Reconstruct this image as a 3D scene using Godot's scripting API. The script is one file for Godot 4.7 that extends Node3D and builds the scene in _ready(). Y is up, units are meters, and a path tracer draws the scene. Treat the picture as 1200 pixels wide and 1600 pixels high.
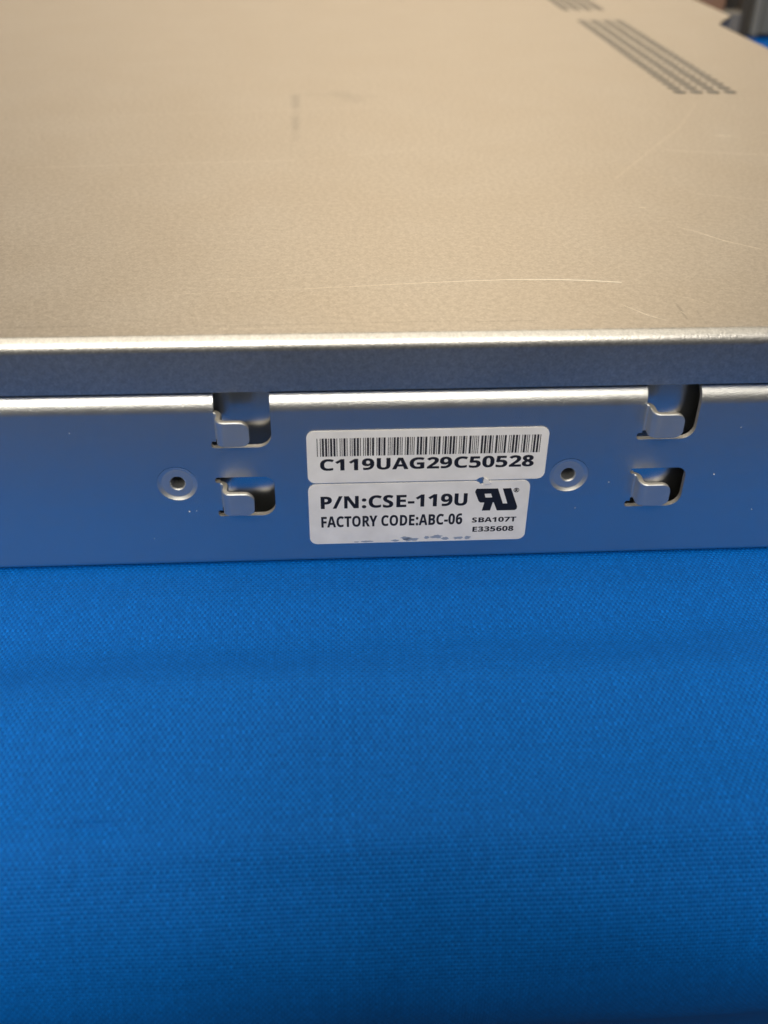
extends Node3D
# A 1U rack server lying on a blue tablecloth. All shape helpers work in millimetres; the meshes are committed in metres.

const MM := 0.001
const LID_X0 := -270.0
const LID_X1 := 157.0
const LID_X2 := 170.0
const LID_Y := 43.0
const BACK_Z := -437.0

var rng := RandomNumberGenerator.new()
var mats := {}


# ---------------------------------------------------------------- mesh helpers
class Geo:
	var v := PackedVector3Array()
	var n := PackedVector3Array()
	var u := PackedVector2Array()

	func tri(a: Vector3, b: Vector3, c: Vector3, na: Vector3, nb: Vector3, nc: Vector3, ua := Vector2.ZERO, ub := Vector2.ZERO, uc := Vector2.ZERO) -> void:
		# keep front faces clockwise as seen from the side the normals point to
		if (b - a).cross(c - a).dot(na + nb + nc) > 0.0:
			v.append_array([a, c, b]); n.append_array([na, nc, nb]); u.append_array([ua, uc, ub])
		else:
			v.append_array([a, b, c]); n.append_array([na, nb, nc]); u.append_array([ua, ub, uc])

	func quad(a: Vector3, b: Vector3, c: Vector3, d: Vector3, nn: Vector3) -> void:
		tri(a, b, c, nn, nn, nn)
		tri(a, c, d, nn, nn, nn)

	func quad4(a: Vector3, b: Vector3, c: Vector3, d: Vector3, na: Vector3, nb: Vector3, nc: Vector3, nd: Vector3) -> void:
		tri(a, b, c, na, nb, nc)
		tri(a, c, d, na, nc, nd)

	# box with small chamfers on all edges
	func box(lo: Vector3, hi: Vector3, ch := 0.3) -> void:
		var c := (lo + hi) / 2.0
		var h := (hi - lo) / 2.0
		ch = minf(ch, minf(h.x, minf(h.y, h.z)) * 0.6)
		for ax in 3:
			for s in [-1.0, 1.0]:
				var i := (ax + 1) % 3
				var j := (ax + 2) % 3
				var nn := Vector3.ZERO
				nn[ax] = s
				var q := []
				for st in [[-1, -1], [1, -1], [1, 1], [-1, 1]]:
					var p := Vector3.ZERO
					p[ax] = s * h[ax]
					p[i] = st[0] * (h[i] - ch)
					p[j] = st[1] * (h[j] - ch)
					q.append(c + p)
				quad(q[0], q[1], q[2], q[3], nn)
				# chamfer towards axis i
				for s2 in [-1.0, 1.0]:
					var n2 := Vector3.ZERO
					n2[ax] = s
					n2[i] = s2
					n2 = n2.normalized()
					var a := Vector3.ZERO
					a[ax] = s * h[ax]
					a[i] = s2 * (h[i] - ch)
					var b := Vector3.ZERO
					b[ax] = s * (h[ax] - ch)
					b[i] = s2 * h[i]
					var a0 := a
					a0[j] = -(h[j] - ch)
					var a1 := a
					a1[j] = h[j] - ch
					var b0 := b
					b0[j] = -(h[j] - ch)
					var b1 := b
					b1[j] = h[j] - ch
					quad(c + a0, c + a1, c + b1, c + b0, n2)
		for sx in [-1.0, 1.0]:
			for sy in [-1.0, 1.0]:
				for sz in [-1.0, 1.0]:
					var nn := Vector3(sx, sy, sz).normalized()
					tri(c + Vector3(sx * h.x, sy * (h.y - ch), sz * (h.z - ch)), c + Vector3(sx * (h.x - ch), sy * h.y, sz * (h.z - ch)), c + Vector3(sx * (h.x - ch), sy * (h.y - ch), sz * h.z), nn, nn, nn)

	func mesh() -> ArrayMesh:
		var a := []
		a.resize(Mesh.ARRAY_MAX)
		var w := PackedVector3Array()
		w.resize(v.size())
		for k in v.size():
			w[k] = v[k] * 0.001
		a[Mesh.ARRAY_VERTEX] = w
		a[Mesh.ARRAY_NORMAL] = n
		a[Mesh.ARRAY_TEX_UV] = u
		var m := ArrayMesh.new()
		m.add_surface_from_arrays(Mesh.PRIMITIVE_TRIANGLES, a)
		return m


func part(g: Geo, called: String, m: Material, parent: Node3D, at := Vector3.ZERO) -> MeshInstance3D:
	var o := MeshInstance3D.new()
	o.name = called
	o.mesh = g.mesh()
	o.material_override = m
	o.cast_shadow = GeometryInstance3D.SHADOW_CASTING_SETTING_DOUBLE_SIDED
	parent.add_child(o, true)
	o.position = at * MM
	return o


func thing(called: String, label: String, category: String, at := Vector3.ZERO) -> Node3D:
	var o := Node3D.new()
	o.name = called
	add_child(o, true)
	o.position = at * MM
	tag(o, label, category)
	return o


func tag(o: Node, label: String, category: String) -> void:
	o.set_meta("label", label)
	o.set_meta("category", category)


# polygon with rounded corners; pts: [x, y, radius]
func round_poly(pts: Array, seg := 6) -> PackedVector2Array:
	var out := PackedVector2Array()
	var c := pts.size()
	for k in c:
		var p := Vector2(pts[k][0], pts[k][1])
		var r: float = pts[k][2]
		var a := (Vector2(pts[(k + c - 1) % c][0], pts[(k + c - 1) % c][1]) - p)
		var b := (Vector2(pts[(k + 1) % c][0], pts[(k + 1) % c][1]) - p)
		if r <= 0.0:
			out.append(p)
			continue
		var da := a.normalized()
		var db := b.normalized()
		var half := acos(clampf(da.dot(db), -1, 1)) / 2.0
		var d := minf(r / tan(half), minf(a.length(), b.length()) * 0.49)
		var rr := d * tan(half)
		var ctr := p + (da + db).normalized() * (rr / sin(half))
		var t0 := (p + da * d - ctr).angle()
		var t1 := (p + db * d - ctr).angle()
		var sw := wrapf(t1 - t0, -PI, PI)
		for i in seg + 1:
			out.append(ctr + Vector2.from_angle(t0 + sw * i / seg) * rr)
	return out


func circle(cx: float, cy: float, r: float, seg := 32) -> PackedVector2Array:
	var out := PackedVector2Array()
	for k in seg:
		out.append(Vector2(cx, cy) + Vector2.from_angle(TAU * k / seg) * r)
	return out


# the pieces of a cell that no hole takes away, as triangles in 2-D
func cell_tris(cell: PackedVector2Array, holes: Array) -> Array:
	var polys := [cell]
	var lo := cell[0]
	var hi := cell[0]
	for p in cell:
		lo = lo.min(p)
		hi = hi.max(p)
	for h in holes:
		var hl: Vector2 = h[0]
		var hh: Vector2 = h[0]
		for p in h:
			hl = hl.min(p)
			hh = hh.max(p)
		if hh.x < lo.x or hl.x > hi.x or hh.y < lo.y or hl.y > hi.y:
			continue
		var next := []
		for q in polys:
			next.append_array(Geometry2D.clip_polygons(q, h))
		polys = next
	var out := []
	for q in polys:
		if q.size() < 3:
			continue
		var ix := Geometry2D.triangulate_polygon(q)
		for k in range(0, ix.size(), 3):
			out.append([q[ix[k]], q[ix[k + 1]], q[ix[k + 2]]])
	return out


# a bent sheet with holes: place(Vector2) gives [point, normal] of the outer face, place_back the inner one
func sheet(g: Geo, rims: Array, xs: Array, ss: Array, holes: Array, place: Callable, thick: float, uv: Callable) -> void:
	for i in xs.size() - 1:
		for j in ss.size() - 1:
			var cell := PackedVector2Array([Vector2(xs[i], ss[j]), Vector2(xs[i + 1], ss[j]), Vector2(xs[i + 1], ss[j + 1]), Vector2(xs[i], ss[j + 1])])
			for t in cell_tris(cell, holes):
				var a = place.call(t[0])
				var b = place.call(t[1])
				var c = place.call(t[2])
				g.tri(a[0], b[0], c[0], a[1], b[1], c[1], uv.call(t[0]), uv.call(t[1]), uv.call(t[2]))
				g.tri(a[0] - a[1] * thick, b[0] - b[1] * thick, c[0] - c[1] * thick, -a[1], -b[1], -c[1], uv.call(t[0]), uv.call(t[1]), uv.call(t[2]))
	for h in holes:
		var rim := Geo.new()
		rims.append(rim)
		for k in h.size():
			var p: Vector2 = h[k]
			var q: Vector2 = h[(k + 1) % h.size()]
			var steps := maxi(1, int((q - p).length() / 0.8))
			for e in steps:
				var a2 := p.lerp(q, float(e) / steps)
				var b2 := p.lerp(q, float(e + 1) / steps)
				var a = place.call(a2)
				var b = place.call(b2)
				var nn: Vector3 = (b[0] - a[0]).cross(a[1]).normalized()
				var mid: Vector2 = (a2 + b2) / 2.0 + (b2 - a2).orthogonal().normalized() * 0.05
				var inside := Geometry2D.is_point_in_polygon(mid, h)
				var probe: Vector3 = place.call(mid)[0] - (a[0] + b[0]) / 2.0
				if (probe.dot(nn) > 0.0) != inside:
					nn = -nn
				rim.quad(a[0], b[0], b[0] - b[1] * thick, a[0] - a[1] * thick, nn)


# ---------------------------------------------------------------- materials
func noise(freq: float, octaves := 3, seed_ := 1, kind := FastNoiseLite.TYPE_SIMPLEX_SMOOTH) -> FastNoiseLite:
	var f := FastNoiseLite.new()
	f.seed = seed_
	f.noise_type = kind
	f.frequency = freq
	f.fractal_octaves = octaves
	if octaves == 1:
		f.fractal_type = FastNoiseLite.FRACTAL_NONE
	return f


func tex(im: Image) -> ImageTexture:
	return ImageTexture.create_from_image(im)


func srgb(r: float, g: float, b: float) -> Color:
	return Color(r, g, b).linear_to_srgb()


func plain(color: Color, rough: float, metal := 0.0) -> StandardMaterial3D:
	var m := StandardMaterial3D.new()
	m.albedo_color = color
	m.roughness = rough
	m.metallic = metal
	return m


# grey noise mapped to lo..hi (as 0..1 values)
func grey_noise(size: int, f: FastNoiseLite, lo: float, hi: float) -> Image:
	var im := f.get_seamless_image(size, size)
	im.convert(Image.FORMAT_L8)
	var d := im.get_data()
	for k in d.size():
		d[k] = int(255.0 * lerpf(lo, hi, d[k] / 255.0))
	return Image.create_from_data(size, size, false, Image.FORMAT_L8, d)


func make_materials() -> void:
	# fine grain of zinc-plated sheet steel
	var grain := noise(0.30, 2, 4).get_seamless_image(512, 512)
	grain.convert(Image.FORMAT_RGBA8)
	var grain_n := grain.duplicate()
	grain_n.bump_map_to_normal_map(1.6)
	var grain_tex := tex(grain_n)
	var s := StandardMaterial3D.new()
	s.albedo_color = srgb(0.63, 0.64, 0.64)
	s.metallic = 1.0
	s.roughness = 0.37
	s.uv1_triplanar = true
	s.uv1_scale = Vector3.ONE * 36.0
	s.normal_enabled = true
	s.normal_texture = grain_tex
	s.normal_scale = 0.55
	var blotch := grey_noise(512, noise(0.02, 4, 9), 0.92, 1.0)
	s.roughness_texture = tex(blotch)
	mats.steel = s
	mats.inner = plain(srgb(0.63, 0.64, 0.64), 0.2, 1.0)
	mats.cut_edge = plain(srgb(0.60, 0.57, 0.52), 0.6, 0.9)
	mats.nut = plain(srgb(0.63, 0.64, 0.64), 0.5, 1.0)
	mats.scratch = plain(srgb(0.96, 0.92, 0.82), 0.6, 0.0)
	mats.paper = plain(srgb(0.88, 0.86, 0.835), 0.42)
	mats.paper.albedo_texture = tex(grey_noise(512, noise(0.012, 5, 41), 0.93, 1.0))
	mats.paper.uv1_triplanar = true
	mats.paper.uv1_scale = Vector3.ONE * 25.0
	mats.ink = plain(srgb(0.010, 0.009, 0.012), 0.5)
	mats.scuff = plain(srgb(0.52, 0.55, 0.57), 0.45, 0.5)
	make_lid_material()
	make_cloth_material()


# the lid's sheet: mottled zinc, handling streaks and faint rub marks, laid flat over the plate (u along x, v along depth)
func make_lid_material() -> void:
	var w := 2048
	var h := 2048
	var a := noise(0.12, 4, 21).get_image(w, h)
	var b := noise(0.006, 4, 22).get_image(w, h)
	var fine := noise(0.35, 2, 23).get_image(w, h)
	a.convert(Image.FORMAT_L8)
	b.convert(Image.FORMAT_L8)
	fine.convert(Image.FORMAT_L8)
	var da := a.get_data()
	var db := b.get_data()
	var df := fine.get_data()
	var rough := PackedByteArray()
	rough.resize(w * h)
	var alb := PackedByteArray()
	alb.resize(w * h)
	for k in w * h:
		var m := da[k]
		var q := db[k]
		var f := df[k]
		alb[k] = 204 + ((m - 128) * 3 >> 5) + ((f - 128) >> 3) + ((q - 128) >> 5)
		rough[k] = clampi(98 + ((m - 128) >> 5) + ((f - 128) >> 4) + ((q - 128) >> 4), 50, 220)
	var ai := Image.create_from_data(w, h, false, Image.FORMAT_L8, alb)
	var ri := Image.create_from_data(w, h, false, Image.FORMAT_L8, rough)
	# rub marks and streaks: [x, z, x, z, width mm, albedo change, roughness change]
	for l in [
		[104.5, -156.2, 89.4, -125.5, 0.8, 7, -10], [89.4, -125.5, 61.1, -80.5, 0.8, 10, -10],
		[-70, -92, -10, -97, 1.4, 12, 10], [-10, -97, 40, -112, 1.2, 8, 10], [-60, -140, 10, -150, 2.0, 8, 8], [-40, -40, 5, -46, 0.6, 8, 8],
		[-11.3, -164, -10.8, -150, 2.6, -13, 14], [-10.8, -138, -10.4, -126, 2.4, -9, 12], [-10.7, -165, -10.3, -114, 2.0, -6, 8], [2, -168, 6, -158, 6.0, -7, 8], [-8, -166, 12, -163, 3.0, -5, 6],
		[65.6, -48.4, 72, -40.5, 0.3, 26, -10], [72, -40.5, 77.5, -35.6, 0.4, 40, -10], [54.3, -15, 60.6, -9.4, 0.25, 18, -6], [53.7, -11, 53.6, -4.5, 0.5, -26, 10], [56.2, -8, 56.1, -3, 0.3, -16, 10],
		[75, -70, 96, -62, 0.8, 14, 6], [20, -40, 42, -33, 0.3, 14, 0], [80, -104, 110, -98, 1.8, 14, 12], [110, -120, 140, -112, 1.6, 18, 12], [-100, -60, -60, -66, 0.6, 8, 6],
		[-60, -5, -40, -5.4, 0.5, -14, 8], [-20, -3.6, -4, -3.8, 0.3, 14, 0], [-48, -10, -44, -7, 0.2, 22, 0], [-30, -4.5, 20, -5.5, 0.35, -12, 6], [20, -5, 30, -5.2, 0.35, -22, 6],
		[-120, -200, -40, -214, 3.0, 7, 8], [-30, -60, 40, -72, 1.0, 6, 6], [10, -70, 70, -90, 0.8, 6, 6],
	]:
		streak(ai, ri, l)
	rng.seed = 77
	for k in 260:
		var x := rng.randf_range(-120, 120)
		var z := rng.randf_range(-220, -3)
		var ang := rng.randfn(0.0, 0.5)
		var ln := rng.randf_range(0.4, 5.0)
		streak(ai, ri, [x, z, x + ln * cos(ang), z + ln * sin(ang), rng.randf_range(0.2, 0.5), rng.randi_range(-10, 10), 4])
	var m2 := StandardMaterial3D.new()
	m2.metallic = 1.0
	m2.albedo_color = srgb(1.0, 0.985, 0.95)
	m2.albedo_texture = tex(ai)
	m2.roughness = 1.0
	m2.roughness_texture = tex(ri)
	m2.normal_enabled = true
	var nn := noise(0.45, 2, 31).get_image(w, h)
	nn.convert(Image.FORMAT_RGBA8)
	nn.bump_map_to_normal_map(1.4)
	m2.normal_texture = tex(nn)
	m2.normal_scale = 0.11
	mats.lid = m2


func lid_uv(x: float, z: float) -> Vector2:
	return Vector2((x + 185.0) / 360.0, -z / 360.0)


func streak(ai: Image, ri: Image, l: Array) -> void:
	var s := 2048.0
	var p := lid_uv(l[0], l[1]) * s
	var q := lid_uv(l[2], l[3]) * s
	var half: float = maxf(l[4] / 360.0 * s / 2.0, 0.5)
	var lo := p.min(q) - Vector2.ONE * (half + 2)
	var hi := p.max(q) + Vector2.ONE * (half + 2)
	var len2 := maxf((q - p).length_squared(), 0.01)
	for y in range(maxi(0, int(lo.y)), mini(2047, int(hi.y)) + 1):
		for x in range(maxi(0, int(lo.x)), mini(2047, int(hi.x)) + 1):
			var c := Vector2(x, y)
			var t := clampf((c - p).dot(q - p) / len2, 0, 1)
			var d := (c - p.lerp(q, t)).length()
			var k := clampf(1.0 - (d - half * 0.4) / maxf(half * 0.9, 0.7), 0, 1)
			if k <= 0.0:
				continue
			k *= 0.55 + 0.45 * sin(x * 1.7 + sin(y * 2.3) * 2.0) * sin(y * 0.9 + x * 0.13)
			k = maxf(k, 0.0)
			var g: float = ai.get_pixel(x, y).r + k * l[5] * 1.2 / 255.0
			ai.set_pixel(x, y, Color(g, g, g))
			var r: float = ri.get_pixel(x, y).r + k * l[6] * 1.4 / 255.0
			ri.set_pixel(x, y, Color(r, r, r))


# plain weave: warp and weft threads of slightly different blue, each thread with its own tone and thickness
func make_cloth_material() -> void:
	var size := 1024
	var threads := 128
	rng.seed = 5
	var warp := []
	var weft := []
	for k in threads:
		warp.append([rng.randf_range(0.95, 1.05), rng.randf_range(-0.12, 0.12), rng.randf_range(0.9, 1.0)])
		weft.append([rng.randf_range(0.95, 1.05), rng.randf_range(-0.12, 0.12), rng.randf_range(0.9, 1.0)])
	var knot := PackedFloat32Array()
	for k in threads * threads:
		knot.append(rng.randf_range(0.90, 1.10) if rng.randf() > 0.04 else rng.randf_range(1.1, 1.22))
	var hi := PackedByteArray()
	hi.resize(size * size * 4)
	var al := PackedByteArray()
	al.resize(size * size * 3)
	var per := size / threads
	var spin := noise(0.09, 2, 8)
	for y in size:
		var jv := y / per
		var fv := (y % per + 0.5) / per * 2.0 - 1.0
		for x in size:
			var iu := x / per
			var fu := (x % per + 0.5) / per * 2.0 - 1.0
			var over := (iu + jv) % 2 == 0
			var a: float = fu - warp[iu][1]
			var b: float = fv - weft[jv][1]
			var wave := 0.30 if over else -0.30
			var hw := sqrt(maxf(0.0, 1.0 - a * a * 0.9)) * 0.5 + wave * cos(fv * PI * 0.5)
			var hf := sqrt(maxf(0.0, 1.0 - b * b * 0.9)) * 0.5 - wave * cos(fu * PI * 0.5)
			var top := hw > hf
			var hh := maxf(hw, hf)
			var g := int(clampf((hh * (0.9 + 0.1 * knot[jv * threads + iu]) + 0.1) / 1.0, 0, 1) * 255.0)
			var o := (y * size + x) * 4
			hi[o] = g
			hi[o + 1] = g
			hi[o + 2] = g
			hi[o + 3] = 255
			var tone: float = (warp[iu][0] if top else weft[jv][0]) * (1.0 + 0.10 * spin.get_noise_2d(x, y)) * knot[jv * threads + iu]
			var c := Vector3(0.001, 0.135, 0.53) if top else Vector3(0.0005, 0.092, 0.41)
			c *= tone
			o = (y * size + x) * 3
			var sc := srgb(c.x, c.y, c.z)
			al[o] = int(clampf(sc.r, 0, 1) * 255)
			al[o + 1] = int(clampf(sc.g, 0, 1) * 255)
			al[o + 2] = int(clampf(sc.b, 0, 1) * 255)
	var him := Image.create_from_data(size, size, false, Image.FORMAT_RGBA8, hi)
	him.bump_map_to_normal_map(3.5)
	var m := StandardMaterial3D.new()
	m.albedo_texture = tex(Image.create_from_data(size, size, false, Image.FORMAT_RGB8, al))
	m.normal_enabled = true
	m.normal_texture = tex(him)
	m.normal_scale = 1.0
	m.roughness = 0.55
	m.metallic_specular = 0.22
	mats.cloth = m


# ---------------------------------------------------------------- setting
func cloth_height(x: float, z: float) -> float:
	# slack in the cloth in front of the server; nothing under it
	var k := smoothstep(2.0, 22.0, z)
	return k * (1.5 * sin((z - 24.5) / 30.0 * TAU + x * 0.006) * (1.0 - smoothstep(46.0, 62.0, z)) + 0.4 * sin(x * 0.045 + z * 0.09) + 0.12 * sin(x * 0.19 + z * 0.11 + sin(x * 0.05) * 2.0) + 0.10 * sin(x * 0.11 - z * 0.31) + 0.25 * sin(x * 0.021 - z * 0.13 + 1.0)) - 0.8 * exp(-pow((z - 53.0 - (x + 36.0) * 0.03) / 0.9, 2.0) - pow((x + 36.0) / 4.5, 2.0))


func make_cloth() -> void:
	var edge := 42.0
	var rad := 25.0
	var past := 0.45 # the cloth hangs a little inwards under the table edge
	var arc := rad * (PI / 2.0 + past)
	var profile := func(s: float) -> Array: # s = arc length, 0 at the side of the server
		if s <= edge:
			return [0.0, s, Vector3.UP]
		if s <= edge + arc:
			var a := (s - edge) / rad
			return [-rad * (1.0 - cos(a)), edge + rad * sin(a), Vector3(0, cos(a), sin(a))]
		var d := s - edge - arc
		var e := PI / 2.0 + past
		return [-rad * (1.0 - cos(e)) - d * sin(e), edge + rad * sin(e) + d * cos(e), Vector3(0, cos(e), sin(e))]
	var xs := []
	var x := -900.0
	while x <= 900.01:
		xs.append(x)
		x += 2.0 if absf(x + 36.0) < 12.0 else 4.0 if absf(x + 2.0) < 130.0 else 35.0
	var ss := []
	var s := -1200.0
	while s < 420.0:
		ss.append(s)
		s += 40.0 if s < -40.0 or s > 160.0 else 1.0 if s > 48.0 and s < 60.0 else 2.5
	var point := func(px: float, ps: float) -> Vector3:
		var f = profile.call(ps)
		return Vector3(px, f[0], f[1]) + f[2] * cloth_height(px, minf(ps, 200.0))
	var g := Geo.new()
	var grid := []
	for sv in ss:
		var row := []
		for xv in xs:
			var p: Vector3 = point.call(xv, sv)
			var dx: Vector3 = point.call(xv + 0.5, sv) - point.call(xv - 0.5, sv)
			var ds: Vector3 = point.call(xv, sv + 0.5) - point.call(xv, sv - 0.5)
			row.append([p, ds.cross(dx).normalized(), Vector2(xv / 54.0, sv / 76.0)])
		grid.append(row)
	for j in ss.size() - 1:
		for i in xs.size() - 1:
			var a = grid[j][i]
			var b = grid[j][i + 1]
			var c = grid[j + 1][i + 1]
			var d = grid[j + 1][i]
			g.tri(a[0], b[0], c[0], a[1], b[1], c[1], a[2], b[2], c[2])
			g.tri(a[0], c[0], d[0], a[1], c[1], d[1], a[2], c[2], d[2])
	var o := part(g, "tablecloth", mats.cloth, self)
	tag(o, "royal blue woven cloth spread under the server and hanging over the table edge", "tablecloth")

	var fl := Geo.new()
	fl.box(Vector3(-3000, -790, -3000), Vector3(3000, -760, 3000), 2.0)
	var f := part(fl, "floor", plain(srgb(0.04, 0.043, 0.05), 0.9), self)
	f.set_meta("kind", "structure")


# ---------------------------------------------------------------- the server
const SIDE_TOP := 30.2
const SHOULDER := 3.6
const FOOT := 1.0


func side_place(p: Vector2) -> Array:
	var s := p.y
	if s < FOOT:
		var a := (FOOT - s) / FOOT
		a = minf(a, PI / 2.0)
		return [Vector3(p.x, FOOT - FOOT * sin(a) + 0.25, -FOOT * (1.0 - cos(a))), Vector3(0, -sin(a), cos(a))]
	if s <= SIDE_TOP:
		return [Vector3(p.x, s + 0.25 * (SIDE_TOP - s) / (SIDE_TOP - FOOT), 0), Vector3(0, 0, 1)]
	var t := (s - SIDE_TOP) / SHOULDER
	if t <= PI / 2.0:
		return [Vector3(p.x, SIDE_TOP + SHOULDER * sin(t), -SHOULDER * (1.0 - cos(t))), Vector3(0, sin(t), cos(t))]
	return [Vector3(p.x, SIDE_TOP + SHOULDER, -SHOULDER - (t - PI / 2.0) * SHOULDER), Vector3(0, 1, 0)]


func hook_hole(x: float, upper: bool) -> PackedVector2Array:
	if upper:
		return round_poly([[x - 0.85, 23.85, 0.45], [x + 8.85, 23.85, 2.3], [x + 8.85, 37.6, 0.6], [x - 0.05, 37.6, 0.6], [x - 0.05, 25.1, 0.0], [x - 0.85, 25.1, 0.45]])
	return round_poly([[x - 0.85, 10.3, 0.45], [x + 8.85, 10.3, 2.3], [x + 8.85, 18.15, 1.7], [x - 0.85, 18.15, 0.5], [x - 0.85, 17.1, 0.45], [x - 0.05, 17.1, 0.0], [x - 0.05, 11.5, 0.0], [x - 0.85, 11.5, 0.45]])


# a tongue lanced out of the side: hinge at x = 0, leg out towards +z, then folded parallel to the side
func make_hook(parent: Node3D, x: float, yb: float, yt: float) -> void:
	var line := [] # [position (x, z), tangent]
	var p := Vector2(-0.35, -0.5)
	var add_arc := func(c: Vector2, r: float, a0: float, a1: float, seg: int) -> void:
		for k in seg + 1:
			var a := lerpf(a0, a1, float(k) / seg)
			var dir := signf(a1 - a0)
			line.append([c + Vector2(cos(a), sin(a)) * r, Vector2(-sin(a), cos(a)) * dir])
	line.append([p, Vector2(1, 0)])
	add_arc.call(Vector2(0.0, 0.3), 0.8, -PI / 2, -0.12, 6)
	add_arc.call(Vector2(1.75, 1.5), 1.0, PI - 0.12, PI / 2, 8)
	var xe := 5.55
	var rc := 1.5
	for k in 9:
		var f := sin(float(k) / 8.0 * PI / 2.0)
		line.append([Vector2(xe - rc + rc * f - 0.02, 2.5), Vector2(1, 0)])
	var th := 0.45
	var ch := 0.13
	var g := Geo.new()
	var edge := Geo.new()
	var low := Geo.new()
	var rings := []
	for e in line:
		var c: Vector2 = e[0]
		var t: Vector2 = e[1]
		var nn := Vector3(-t.y, 0, t.x) # towards the viewer on the folded face
		var inset := 0.0
		var slope := 0.0
		if c.x > xe - rc:
			var q := clampf((c.x - (xe - rc)) / rc, 0, 1)
			inset = rc * (1.0 - sqrt(maxf(0.0, 1.0 - q * q)))
			slope = q
		var hinge := clampf(1.0 - (c.x + 0.35) / 1.6, 0.0, 1.0)
		var top := yt - inset * 1.0 + 0.35 * hinge
		var bot := yb + inset * 0.8 - 0.35 * hinge
		var q3 := Vector3(c.x, 0, c.y)
		var t3 := Vector3(t.x, 0, t.y)
		var up := (Vector3.UP * sqrt(1.0 - slope * slope * 0.96) + t3 * slope).normalized()
		var dn := (Vector3.DOWN * sqrt(1.0 - slope * slope * 0.96) + t3 * slope).normalized()
		var pts := [
			q3 + nn * th + Vector3.UP * (bot + ch), q3 + nn * th + Vector3.UP * (top - ch),
			q3 + nn * (th - ch) + Vector3.UP * top, q3 - nn * (th - ch) + Vector3.UP * top,
			q3 - nn * th + Vector3.UP * (top - ch), q3 - nn * th + Vector3.UP * (bot + ch),
			q3 - nn * (th - ch) + Vector3.UP * bot, q3 + nn * (th - ch) + Vector3.UP * bot]
		var ns := [nn, (nn + up).normalized(), up, (up - nn).normalized(), -nn, (dn - nn).normalized(), dn, (dn + nn).normalized()]
		rings.append([pts, ns])
	for k in rings.size() - 1:
		for i in 8:
			var a = rings[k]
			var b = rings[k + 1]
			(edge if i == 2 else low if i == 6 else g).quad4(a[0][i], a[0][(i + 1) % 8], b[0][(i + 1) % 8], b[0][i], a[1][i], a[1][i], b[1][i], b[1][i])
	var last = rings[rings.size() - 1][0]
	for i in range(1, 7):
		g.tri(last[0], last[i], last[i + 1], Vector3.RIGHT, Vector3.RIGHT, Vector3.RIGHT)
	var o := part(g, "rail_hook", mats.hook, parent, Vector3(x, 0, 0))
	part(edge, "cut_edge", mats.cut_edge, o)
	part(low, "cut_edge", mats.cut_edge, o)


func make_standoff(parent: Node3D, x: float, y: float) -> void:
	var prof := [[3.32, -0.01], [3.2, -0.05], [2.95, -0.2], [2.7, -0.33], [2.55, -0.36], [2.4, -0.34], [1.36, -0.34], [1.28, -0.4], [1.16, -0.6], [1.14, -8.0]]
	var g := Geo.new()
	var seg := 48
	for k in prof.size() - 1:
		var a = prof[k]
		var b = prof[k + 1]
		var n2 := Vector2(-(b[1] - a[1]), b[0] - a[0]).normalized() # (radial, z)
		if n2.y < 0.0 or (absf(n2.y) < 0.05 and n2.x > 0.0):
			n2 = -n2
		for i in seg:
			var t0 := TAU * i / seg
			var t1 := TAU * (i + 1) / seg
			var d0 := Vector3(cos(t0), sin(t0), 0)
			var d1 := Vector3(cos(t1), sin(t1), 0)
			var z := Vector3(0, 0, 1)
			var na := d0 * n2.x + z * n2.y
			var nb := d1 * n2.x + z * n2.y
			g.quad4(d0 * a[0] + z * a[1], d1 * a[0] + z * a[1], d1 * b[0] + z * b[1], d0 * b[0] + z * b[1], na, nb, nb, na)
	part(g, "threaded_standoff", mats.nut, parent, Vector3(x, y, 0))


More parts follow.
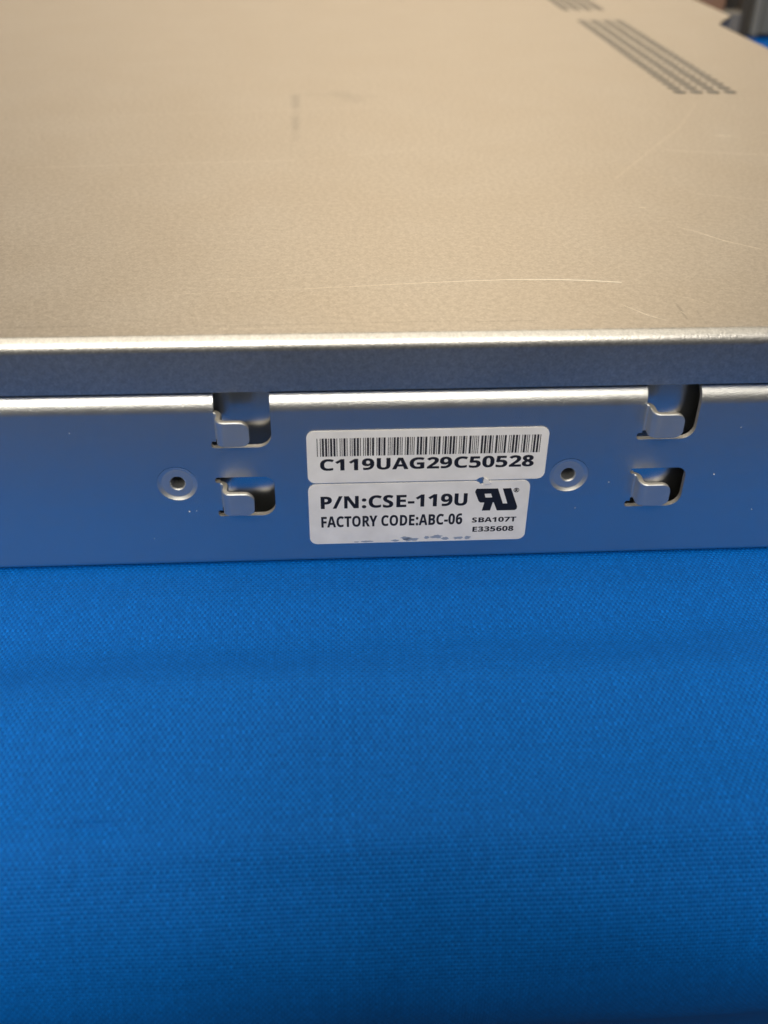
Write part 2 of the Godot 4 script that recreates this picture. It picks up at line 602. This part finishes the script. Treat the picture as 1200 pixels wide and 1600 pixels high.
func make_body(parent: Node3D) -> void:
	var h0 := -21.62
	var h1 := 48.02
	var holes := [hook_hole(h0, true), hook_hole(h0, false), hook_hole(h1, true), hook_hole(h1, false), circle(-28.74, 17.1, 3.32, 40), circle(36.7, 17.1, 3.32, 40)]
	var xs := [LID_X0 + 1.0, -120.0, -60.0, -28.74, -17.5, 4.0, 36.7, 52.3, 90.0, LID_X1 - 1.0]
	var ss := [FOOT * (1.0 - PI / 2.0)]
	for k in range(1, 6):
		ss.append(FOOT * (1.0 - PI / 2.0) + FOOT * PI / 2.0 * k / 5.0)
	for y in [8.0, 14.0, 20.0, 27.0, SIDE_TOP]:
		ss.append(y)
	for k in range(1, 15):
		ss.append(SIDE_TOP + SHOULDER * PI / 2.0 * k / 14.0)
	ss.append(SIDE_TOP + SHOULDER * PI / 2.0 + 6.0)
	var g := Geo.new()
	var rims := []
	sheet(g, rims, xs, ss, holes, side_place, 1.0, func(p): return Vector2(p.x / 40.0, p.y / 40.0))
	var panel := part(g, "side_panel", mats.steel, parent)
	for rim in rims:
		part(rim, "cut_edge", mats.cut_edge, panel)
	# lint and chips on the plating
	var dust := Geo.new()
	for d in [[-27.3, 11.6, 0.14], [-26.1, 11.7, 0.06], [61.8, 16.7, 0.12], [43.8, 15.6, 0.08], [-33.8, 6.1, 0.07], [64.5, 25.8, 0.07], [-60.2, 21.0, 0.08], [70.1, 9.2, 0.07], [-44.6, 27.2, 0.06], [38.6, 10.4, 0.06]]:
		flat_print(dust, circle(d[0], d[1], d[2], 7), 0.005, 0.05)
	part(dust, "dust", mats.paper, panel).set_meta("kind", "stuff")
	for hx in [h0, h1]:
		make_hook(parent, hx, 25.75, 30.15)
		make_hook(parent, hx, 12.45, 16.75)
	make_standoff(parent, -28.74, 17.1)
	make_standoff(parent, 36.7, 17.1)
	# the rest of the tray: inner wall behind the hooks, bottom, back and ends
	var iw := Geo.new()
	var iw_rims := []
	sheet(iw, iw_rims, [LID_X0 + 3, -28.74, 36.7, LID_X1 - 3], [1.4, 32.9], [circle(-28.74, 17.1, 1.3, 20), circle(36.7, 17.1, 1.3, 20)], func(p): return [Vector3(p.x, p.y, -4.3), Vector3(0, 0, 1)], 1.0, func(p): return p / 40.0)
	part(iw, "inner_wall", mats.inner, parent)
	var bt := Geo.new()
	bt.box(Vector3(LID_X0 + 1, 0.26, BACK_Z + 1), Vector3(LID_X1 - 1, 1.26, -1.05), 0.2)
	part(bt, "bottom_plate", mats.steel, parent)
	var bk := Geo.new()
	bk.box(Vector3(LID_X0 + 1, 1.3, BACK_Z + 0.5), Vector3(LID_X2 - 1, 34.0, BACK_Z + 1.5), 0.2)
	part(bk, "back_panel", mats.steel, parent)
	var en := Geo.new()
	en.box(Vector3(LID_X1 - 2.0, 1.3, -313.0), Vector3(LID_X1 - 1.0, 34.0, -4.0), 0.2)
	part(en, "end_panel", mats.steel, parent)
	var en2 := Geo.new()
	en2.box(Vector3(LID_X2 - 2.0, 0.3, BACK_Z + 2.0), Vector3(LID_X2 - 1.0, 34.0, -316.0), 0.2)
	en2.box(Vector3(LID_X1 - 0.9, 0.3, -317.0), Vector3(LID_X2 - 2.1, 34.0, -316.0), 0.2)
	part(en2, "corner_panel", mats.steel, parent)
	var en3 := Geo.new()
	en3.box(Vector3(LID_X0 + 1.2, 1.3, BACK_Z + 2.0), Vector3(LID_X0 + 2.2, 34.0, -4.0), 0.2)
	part(en3, "end_panel", mats.steel, parent)


func make_lid(parent: Node3D) -> void:
	var g := Geo.new()
	var fz := 0.5 # outer face of the flange
	var r := 2.1
	var tilt := -0.04
	# cross-section from the plate over the crease down the flange: [z, y, normal]
	var sec := []
	var zc := fz - r - 0.4
	for k in 13:
		var a := PI / 2.0 - (PI / 2.0 - tilt) * k / 12.0
		sec.append([zc + r * cos(a), LID_Y - r + r * sin(a), Vector3(0, sin(a), cos(a))])
	var y_end := 33.9
	var y0: float = sec[12][1]
	var z0: float = sec[12][0]
	for k in range(1, 4):
		var y := lerpf(y0, y_end, k / 3.0)
		sec.append([z0 + (y0 - y) * tan(tilt), y, Vector3(0, sin(tilt), cos(tilt))])
	var th := 0.9
	var s := 0.0
	for k in sec.size() - 1:
		var a = sec[k]
		var b = sec[k + 1]
		var step := Vector2(a[0] - b[0], a[1] - b[1]).length()
		var pa := Vector3(0, a[1], a[0])
		var pb := Vector3(0, b[1], b[0])
		var X0 := Vector3(LID_X0, 0, 0)
		var X1 := Vector3(LID_X1, 0, 0)
		var ua := lid_uv(LID_X0, zc + s)
		var ub := lid_uv(LID_X1, zc + s)
		var uc := lid_uv(LID_X1, zc + s + step)
		var ud := lid_uv(LID_X0, zc + s + step)
		g.tri(pa + X0, pa + X1, pb + X1, a[2], a[2], b[2], ua, ub, uc)
		g.tri(pa + X0, pb + X1, pb + X0, a[2], b[2], b[2], ua, uc, ud)
		var ia: Vector3 = pa - a[2] * th
		var ib: Vector3 = pb - b[2] * th
		g.quad4(ia + X0, ia + X1, ib + X1, ib + X0, -a[2], -a[2], -b[2], -b[2])
		s += step
	var e = sec[sec.size() - 1]
	var pe := Vector3(0, e[1], e[0])
	var pi_: Vector3 = pe - e[2] * th
	# rounded lower lip
	g.quad(pe + Vector3(LID_X0, 0, 0), pe + Vector3(LID_X1, 0, 0), pi_ + Vector3(LID_X1, -0.0, 0), pi_ + Vector3(LID_X0, -0.0, 0), Vector3.DOWN)
	# flat plate with two fields of vent holes
	var pitch := 5.1
	var pitch_z := 5.7
	var vx := 100.3
	var top_at := func(p: Vector2) -> Vector3: return Vector3(p.x, LID_Y, p.y)
	var tri_top := func(a: Vector2, b: Vector2, c: Vector2) -> void:
		var up := Vector3.UP
		g.tri(top_at.call(a), top_at.call(b), top_at.call(c), up, up, up, lid_uv(a.x, a.y), lid_uv(b.x, b.y), lid_uv(c.x, c.y))
		var d := Vector3(0, -th, 0)
		g.tri(top_at.call(a) + d, top_at.call(b) + d, top_at.call(c) + d, -up, -up, -up)
	var rect := func(x0: float, z0_: float, x1: float, z1: float) -> void:
		tri_top.call(Vector2(x0, z0_), Vector2(x1, z0_), Vector2(x1, z1))
		tri_top.call(Vector2(x0, z0_), Vector2(x1, z1), Vector2(x0, z1))
	var vw := pitch * 4
	var vent_rim := Geo.new()
	rect.call(LID_X0, BACK_Z, vx, zc)
	rect.call(vx + vw, BACK_Z, LID_X1, zc)
	# strip that holds the vents
	var z_hi := zc
	for f in [[-165.0, 24], [-327.5, 18]]:
		var z_start: float = f[0]
		rect.call(vx, z_start, vx + vw, z_hi)
		for j in f[1]:
			for i in 4:
				var c := Vector2(vx + pitch * (i + 0.5), z_start - pitch_z * (j + 0.5))
				vent_cell(vent_rim, tri_top, c, pitch, pitch_z, th)
		z_hi = z_start - pitch_z * f[1]
	rect.call(vx, BACK_Z, vx + vw, z_hi)
	# wider rear corner
	tri_top.call(Vector2(LID_X1, -291.5), Vector2(LID_X1, -314), Vector2(LID_X2, -314))
	rect.call(LID_X1, BACK_Z, LID_X2, -314)
	# turned-down rims along the short side and the back
	var rim := [Vector3(LID_X1, LID_Y, zc), Vector3(LID_X1, LID_Y, -291.5), Vector3(LID_X2, LID_Y, -314), Vector3(LID_X2, LID_Y, BACK_Z), Vector3(LID_X0, LID_Y, BACK_Z), Vector3(LID_X0, LID_Y, zc)]
	for k in [0, 2, 3, 4]:
		var d := Vector3(0, -8.5, 0)
		var nn: Vector3 = (rim[k + 1] - rim[k]).cross(Vector3.UP).normalized()
		g.quad(rim[k], rim[k + 1], rim[k + 1] + d, rim[k] + d, nn)
		g.quad(rim[k] - nn * th, rim[k + 1] - nn * th, rim[k + 1] + d - nn * th, rim[k] + d - nn * th, -nn)
		g.quad(rim[k] + d, rim[k + 1] + d, rim[k + 1] + d - nn * th, rim[k] + d - nn * th, Vector3.DOWN)
	var lid := part(g, "lid", mats.lid, parent)
	part(vent_rim, "vent_edge", mats.cut_edge, lid).set_meta("kind", "stuff")
	var cb := Geo.new()
	var cn := Vector3(22.5, 0, 13).normalized()
	var c0 := Vector3(LID_X1 + 0.1, LID_Y - 0.95, -291.6)
	var c1 := Vector3(LID_X2 - 0.1, LID_Y - 0.95, -313.9)
	cb.quad(c0, c1, c1 - Vector3(0, 40, 0), c0 - Vector3(0, 40, 0), cn)
	cb.quad(c0 - cn, c1 - cn, c1 - cn - Vector3(0, 40, 0), c0 - cn - Vector3(0, 40, 0), -cn)
	cb.quad(c0, c1, c1 - cn, c0 - cn, Vector3.UP)
	cb.quad(c1, c1 - cn, c1 - cn - Vector3(0, 40, 0), c1 - Vector3(0, 40, 0), (c1 - c0).normalized())
	part(cb, "corner_bracket", plain(srgb(0.20, 0.18, 0.155), 0.7), parent)
	# the scratches that cut through the plating
	var scratches := [
		[[-27.0, -17.9], [-12, -18.9], [-4.4, -19.6], [3.0, -20.3], [10.8, -21.1], [19.0, -21.8], [27.4, -22.3], [33.0, -22.3], [37.4, -22.0], [42.4, -21.4], [47.2, -20.5]],
		[[44.7, -11.2], [46.0, -9.2], [47.3, -7.3], [48.9, -5.6], [50.6, -4.3]],
		[[66.0, -48.2], [68.6, -45.7], [71.9, -40.6], [74.5, -38.2]],
		[[61.2, -60.9], [62.0, -60.5], [62.6, -60.0]],
		[[53.4, -8.2], [53.8, -7.6], [54.0, -6.9]],
		[[96.0, -118.0], [98.5, -117.2], [101.5, -117.0]],
		[[-30.0, -23.0], [-16.0, -24.6], [-2.0, -26.0]],
	]
	var widths := [0.27, 0.16, 0.12, 0.3, 0.14, 0.5, 0.05]
	for k in scratches.size():
		var sg := Geo.new()
		var l: Array = scratches[k]
		for i in l.size() - 1:
			var a := Vector2(l[i][0], l[i][1])
			var b := Vector2(l[i + 1][0], l[i + 1][1])
			var wa: float = sin(PI * clampf(float(i) / (l.size() - 1), 0.08, 0.92)) * widths[k]
			var wb: float = sin(PI * clampf(float(i + 1) / (l.size() - 1), 0.08, 0.92)) * widths[k]
			if k == 0:
				wa = widths[k] * clampf(i * 0.13, 0.15, 1.0)
				wb = widths[k] * clampf((i + 1) * 0.13, 0.15, 1.0)
			var o := Vector2(-(b - a).y, (b - a).x).normalized() / 2.0
			var h := Vector3(0, LID_Y + 0.008, 0)
			var q := func(p: Vector2) -> Vector3: return Vector3(p.x, 0, p.y) + h
			sg.quad(q.call(a - o * wa), q.call(b - o * wb), q.call(b + o * wb), q.call(a + o * wa), Vector3.UP)
		part(sg, "scratch", mats.scratch, lid)
	# sheet-metal duct under the vents
	var du := Geo.new()
	du.box(Vector3(vx - 15, 30.0, -430), Vector3(vx + vw + 15, 31.0, -150), 0.2)
	part(du, "air_duct", mats.steel, parent)


func vent_cell(rim: Geo, tri_top: Callable, c: Vector2, px: float, pz: float, th: float) -> void:
	var half := Vector2(px / 2.0, pz / 2.0)
	var r := Vector2(2.1, 2.3)
	var ring := []
	var square := []
	for k in 12:
		var d := Vector2.from_angle(TAU * k / 12.0 + PI / 12.0)
		ring.append(c + d * r)
		square.append(c + d / maxf(absf(d.x), absf(d.y)) * half)
	for k in 12:
		var m := (k + 1) % 12
		tri_top.call(ring[k], square[k], square[m])
		tri_top.call(ring[k], square[m], ring[m])
		var sk: Vector2 = (square[k] - c) / half
		var sm: Vector2 = (square[m] - c) / half
		if absf(sk.x - sm.x) > 0.01 and absf(sk.y - sm.y) > 0.01: # a corner lies between
			tri_top.call(square[k], c + Vector2(signf(sk.x), signf(sk.y)) * half, square[m])
		var a: Vector3 = Vector3(ring[k].x, LID_Y, ring[k].y)
		var b: Vector3 = Vector3(ring[m].x, LID_Y, ring[m].y)
		var inn := Vector3(c.x, LID_Y, c.y) - (a + b) / 2.0
		rim.quad(a, b, b + Vector3(0, -th, 0), a + Vector3(0, -th, 0), inn.normalized())


# ---------------------------------------------------------------- stickers
func text(parent: Node3D, words: String, x0: float, x1: float, y0: float, y1: float, called := "lettering") -> void:
	var f := SystemFont.new()
	f.font_names = PackedStringArray(["Droid Sans"])
	f.font_weight = 700
	var m := TextMesh.new()
	m.text = words
	var bold := FontVariation.new()
	bold.base_font = f
	bold.variation_embolden = 0.35
	m.font = bold
	m.font_size = 64
	m.pixel_size = 0.01
	m.depth = 0.0
	m.curve_step = 1.0
	m.depth = 0.05
	var box := m.get_aabb()
	var o := MeshInstance3D.new()
	o.name = called
	o.mesh = m
	o.material_override = mats.ink
	parent.add_child(o, true)
	var sx := (x1 - x0) / box.size.x * MM
	var sy := (y1 - y0) / box.size.y * MM
	var sz := 0.02 / 0.05 * MM
	o.transform = Transform3D(Basis.from_scale(Vector3(sx, sy, sz)), Vector3(x0 * MM - box.position.x * sx, y0 * MM - box.position.y * sy, 0.13 * MM))


func flat_print(g: Geo, poly: PackedVector2Array, z0: float, z1: float) -> void:
	var ix := Geometry2D.triangulate_polygon(poly)
	for k in range(0, ix.size(), 3):
		var q := []
		for i in 3:
			q.append(Vector3(poly[ix[k + i]].x, poly[ix[k + i]].y, z1))
		g.tri(q[0], q[1], q[2], Vector3.BACK, Vector3.BACK, Vector3.BACK, Vector2(q[0].x, q[0].y) / 40.0, Vector2(q[1].x, q[1].y) / 40.0, Vector2(q[2].x, q[2].y) / 40.0)
	var ccw := not Geometry2D.is_polygon_clockwise(poly)
	for k in poly.size():
		var a := poly[k]
		var b := poly[(k + 1) % poly.size()]
		var d := (b - a).normalized()
		var n2 := Vector2(d.y, -d.x) * (1.0 if ccw else -1.0)
		g.quad(Vector3(a.x, a.y, z0), Vector3(b.x, b.y, z0), Vector3(b.x, b.y, z1), Vector3(a.x, a.y, z1), Vector3(n2.x, n2.y, 0))


func sticker(parent: Node3D, called: String, label: String, poly: PackedVector2Array) -> MeshInstance3D:
	var g := Geo.new()
	flat_print(g, poly, 0.01, 0.12)
	var o := part(g, called, mats.paper, parent)
	o.set_meta("label", label)
	return o


func make_stickers(parent: Node3D) -> void:
	var s1 := sticker(parent, "barcode_sticker", "white sticker with barcode over a serial number", round_poly([
		[-7.19, 16.78, 1.3], [21.0, 16.74, 0], [21.3, 16.95, 0], [21.55, 17.15, 0], [22.1, 17.3, 0], [22.35, 17.05, 0], [22.7, 16.74, 0], [32.5, 16.72, 1.3], [32.5, 26.7, 1.3], [-7.19, 26.72, 1.3]]))
	var code := {"0": "nnnwwnwnn", "1": "wnnwnnnnw", "2": "nnwwnnnnw", "5": "wnnwwnnnn", "8": "wnnwnnwnn", "9": "nnwwnnwnn", "A": "wnnnnwnnw", "C": "wnwnnwnnn", "G": "nnnnnwwnw", "U": "wwnnnnnnw", "*": "nwnnwnwnn"}
	var bars := []
	var x := 0.0
	for ch in "*C119UAG29C50528*":
		var pat: String = code[ch]
		for k in 9:
			var w := 2.4 if pat[k] == "w" else 1.0
			if k % 2 == 0:
				bars.append([x, w])
			x += w
		x += 1.0
	x -= 1.0
	var unit := (31.2 + 5.55) / x
	var bg := Geo.new()
	for b in bars:
		var a: float = -5.55 + b[0] * unit + 0.012
		var c: float = -5.55 + (b[0] + b[1]) * unit - 0.012
		flat_print(bg, PackedVector2Array([Vector2(a, 21.95), Vector2(c, 21.95), Vector2(c, 25.35), Vector2(a, 25.35)]), 0.125, 0.14)
	part(bg, "barcode", mats.ink, s1)
	text(s1, "C119UAG29C50528", -5.1, 30.45, 19.15, 21.45)

	var s2 := sticker(parent, "part_number_sticker", "white sticker with part number, factory code and a black component mark", round_poly([
		[-7.23, 4.14, 1.3], [30.3, 4.14, 1.3], [30.3, 16.42, 1.3], [23.1, 16.42, 0], [22.6, 16.2, 0], [22.2, 15.9, 0], [21.9, 15.75, 0], [21.6, 16.05, 0], [21.2, 16.3, 0], [20.6, 16.42, 0], [-7.23, 16.44, 1.3]]))
	text(s2, "P/N:CSE-119U", -5.2, 19.75, 11.5, 14.1)
	text(s2, "FACTORY CODE:ABC-06", -5.2, 19.1, 7.62, 9.95)
	text(s2, "SBA107T", 20.8, 28.5, 7.95, 9.0)
	text(s2, "E335608", 21.0, 28.2, 5.95, 7.05)
	text(s2, "®", 27.55, 28.5, 14.05, 14.95)
	# the recognised-component mark: a mirrored R run together with a U
	var outer := PackedVector2Array([Vector2(21.09, 14.76), Vector2(21.24, 14.95), Vector2(24.84, 14.91), Vector2(25.91, 11.8), Vector2(26.68, 11.8), Vector2(25.66, 14.89), Vector2(27.08, 14.92), Vector2(28.44, 11.13), Vector2(28.41, 10.66), Vector2(28.08, 10.37), Vector2(24.97, 10.38), Vector2(24.31, 12.11), Vector2(24.15, 12.11), Vector2(23.8, 10.42), Vector2(22.36, 10.41), Vector2(22.69, 12.09), Vector2(21.97, 12.11), Vector2(21.67, 12.45), Vector2(20.97, 14.31)])
	var eye := PackedVector2Array([Vector2(22.62, 13.89), Vector2(23.71, 13.9), Vector2(23.99, 13.11), Vector2(22.84, 13.1)])
	var mg := Geo.new()
	for half in [PackedVector2Array([Vector2(15, 5), Vector2(23.2, 5), Vector2(23.2, 20), Vector2(15, 20)]), PackedVector2Array([Vector2(23.2, 5), Vector2(35, 5), Vector2(35, 20), Vector2(23.2, 20)])]:
		for q in Geometry2D.intersect_polygons(outer, half):
			for r in Geometry2D.clip_polygons(q, eye):
				flat_print(mg, r, 0.125, 0.14)
	part(mg, "component_mark", mats.ink, s2)
	# where the face of the paper is rubbed through to the metal
	rng.seed = 12
	for spec in [[9.4, 4.95, 1.0, 0.55], [10.2, 4.7, 1.5, 0.5], [13.0, 5.0, 0.5, 0.5], [14.8, 5.1, 1.2, 0.45], [16.2, 4.7, 0.8, 0.35], [18.6, 4.75, 1.1, 0.4], [20.2, 4.8, 0.6, 0.45], [7.6, 4.5, 0.9, 0.25], [2.6, 4.45, 1.2, 0.22], [0.8, 4.4, 0.5, 0.15]]:
		var poly := PackedVector2Array()
		for k in 18:
			var a := TAU * k / 18.0
			poly.append(Vector2(spec[0] + cos(a) * spec[2] * rng.randf_range(0.5, 1.1), maxf(4.2, spec[1] + sin(a) * spec[3] * rng.randf_range(0.45, 1.1))))
		var sg := Geo.new()
		for q in Geometry2D.merge_polygons(poly, PackedVector2Array()):
			flat_print(sg, q, 0.121, 0.128)
		part(sg, "scuff", mats.scuff, s2)
	var lift := Geo.new() # paper lifted beside the tear
	flat_print(lift, PackedVector2Array([Vector2(22.35, 17.25), Vector2(22.75, 16.95), Vector2(23.2, 16.55), Vector2(23.6, 16.15), Vector2(23.1, 15.9), Vector2(22.4, 15.95), Vector2(22.2, 16.4)]), 0.13, 0.32)
	part(lift, "torn_flap", mats.paper, s2)


# ---------------------------------------------------------------- things behind
func make_background() -> void:
	var e := thing("grey_equipment_case", "grey metal equipment case standing behind the short end of the server", "equipment", Vector3(250, 0, -527))
	var b := Geo.new()
	b.box(Vector3(22, 2.0, -300), Vector3(300, 46, 0), 1.0)
	part(b, "housing", plain(srgb(0.16, 0.155, 0.13), 0.6), e)
	var p := Geo.new()
	p.box(Vector3(16.5, 0.6, -12), Vector3(21.5, 46, 1.5), 1.5)
	part(p, "corner_post", plain(srgb(0.22, 0.21, 0.175), 0.5), e)
	var q := Geo.new()
	q.box(Vector3(-3, 0.3, -7), Vector3(9, 15.5, 0.5), 1.2)
	part(q, "side_bracket", plain(srgb(0.20, 0.18, 0.15), 0.55), e)
	var r := Geo.new()
	r.box(Vector3(9.2, 0.3, -12), Vector3(16.3, 44, -4), 0.5)
	part(r, "groove_panel", plain(srgb(0.06, 0.05, 0.035), 0.6), e)
	for k in 2:
		var f := Geo.new()
		f.box(Vector3(40 + k * 200, 0.0, -30), Vector3(52 + k * 200, 2.0, -18), 0.4)
		part(f, "foot", plain(srgb(0.03, 0.03, 0.03), 0.7), e)
	var c := thing("cardboard_box", "brown cardboard box standing behind the grey equipment case", "box", Vector3(155, 0, -550))
	var cb := Geo.new()
	cb.box(Vector3(0, 0.3, -200), Vector3(101, 42, 0), 1.0)
	part(cb, "carton", plain(srgb(0.30, 0.17, 0.11), 0.85), c)
	var fl := Geo.new()
	fl.box(Vector3(0, 42.3, -100), Vector3(101, 44.0, 0), 0.4)
	fl.box(Vector3(0, 42.3, -200), Vector3(101, 44.0, -100.8), 0.4)
	part(fl, "top_flap", plain(srgb(0.30, 0.17, 0.11), 0.85), c)


# the tan wall that the lid mirrors
func make_wall() -> void:
	var g := Geo.new()
	g.box(Vector3(-3500, -760, -2700), Vector3(3500, 2100, -2600), 2.0)
	var o := part(g, "wall", plain(srgb(0.72, 0.59, 0.46), 0.8), self)
	o.set_meta("kind", "structure")


# the phone that takes the picture: it keeps light off the hanging cloth
func make_phone(lens: Transform3D) -> void:
	var t := thing("phone", "black phone held over the table edge, lens towards the server", "phone")
	t.transform = lens
	t.position += lens.basis.z * 0.004
	var g := Geo.new()
	g.box(Vector3(-38, -132, 0), Vector3(38, 14, 8), 3.0)
	part(g, "case", plain(srgb(0.02, 0.02, 0.022), 0.4), t)
	var s := Geo.new()
	s.box(Vector3(-35, -129, 8.1), Vector3(35, 11, 8.6), 0.2)
	part(s, "screen_glass", plain(srgb(0.03, 0.03, 0.035), 0.1), t)


func make_lamp(at: Vector3, size: Vector2, turn: Vector3, energy: float, color: Color, glow: float, label: String) -> void:
	var t := thing("ceiling_lamp", label, "lamp", at / MM)
	t.rotation = turn
	var g := Geo.new()
	g.box(Vector3(-size.x / 2 / MM - 20, 4, -size.y / 2 / MM - 20), Vector3(size.x / 2 / MM + 20, 60, size.y / 2 / MM + 20), 4.0)
	part(g, "housing", plain(srgb(0.7, 0.7, 0.68), 0.5), t)
	var d := Geo.new()
	d.box(Vector3(-size.x / 2 / MM, 0, -size.y / 2 / MM), Vector3(size.x / 2 / MM, 3.5, size.y / 2 / MM), 1.0)
	var m := plain(Color.WHITE, 0.6)
	m.emission_enabled = true
	m.emission = color
	m.emission_energy_multiplier = glow
	part(d, "diffuser", m, t)
	var l := AreaLight3D.new()
	l.name = "light"
	l.area_size = size
	l.light_energy = energy
	l.light_color = color
	l.shadow_enabled = true
	l.area_range = 8.0
	t.add_child(l)
	l.position = Vector3(0, -0.012, 0)
	l.rotation = Vector3(-PI / 2, 0, 0)


func _ready() -> void:
	# camera: a phone held a hand's breadth in front of the side panel, looking down
	var cam := Camera3D.new()
	cam.name = "camera"
	var at := CameraAttributesPhysical.new()
	at.frustum_focal_length = 33.0
	at.exposure_aperture = 18.0
	at.frustum_focus_distance = 0.171
	cam.attributes = at
	cam.fov = 55.14
	cam.near = 0.01
	cam.far = 20.0
	cam.transform = Transform3D(Basis(Vector3(0.99832753, 0.01011823, 0.05691899), Vector3(0.02424372, 0.82053355, -0.571084), Vector3(-0.0524823, 0.57150881, 0.81891592)), Vector3(-0.003246, 0.106327, 0.137269))
	add_child(cam)
	var we := WorldEnvironment.new()
	var env := Environment.new()
	env.background_mode = Environment.BG_COLOR
	env.background_color = srgb(0.05, 0.05, 0.05)
	env.background_energy_multiplier = 1.0
	env.tonemap_mode = Environment.TONE_MAPPER_LINEAR
	env.tonemap_exposure = 1.17
	env.sdfgi_enabled = true
	env.ssao_enabled = true
	env.ssil_enabled = true
	we.environment = env
	add_child(we)
	make_lamp(Vector3(-0.5, 2.1, -0.2), Vector2(3.0, 2.8), Vector3.ZERO, 2.3, srgb(1.0, 0.90, 0.72), 0.5, "wide luminous ceiling panel over the table")
	make_lamp(Vector3(-0.45, 1.95, 2.1), Vector2(2.2, 1.5), Vector3.ZERO, 7.6, srgb(1.0, 0.93, 0.81), 1.0, "ceiling panel lamp in front of the table")
	make_lamp(Vector3(0.4, 1.9, -1.6), Vector2(1.4, 0.3), Vector3(1.05, 0, 0), 2.3, srgb(1.0, 0.93, 0.76), 2.0, "short ceiling lamp turned to the tan wall")
	make_lamp(Vector3(0.15, -0.35, -1.45), Vector2(3.4, 0.3), Vector3(2.25, 0, 0), 1.2, srgb(1.0, 0.91, 0.80), 1.0, "long lamp on the floor behind the table, turned up to the tan wall")

	make_materials()
	var hook: StandardMaterial3D = mats.steel.duplicate()
	hook.roughness = 0.52
	mats.hook = hook
	make_cloth()
	var server := thing("rack_server", "flat zinc-plated rack server lying on the blue cloth with its long side forward", "server")
	make_body(server)
	make_lid(server)
	make_stickers(server)
	make_background()
	make_wall()
	make_phone(cam.transform)
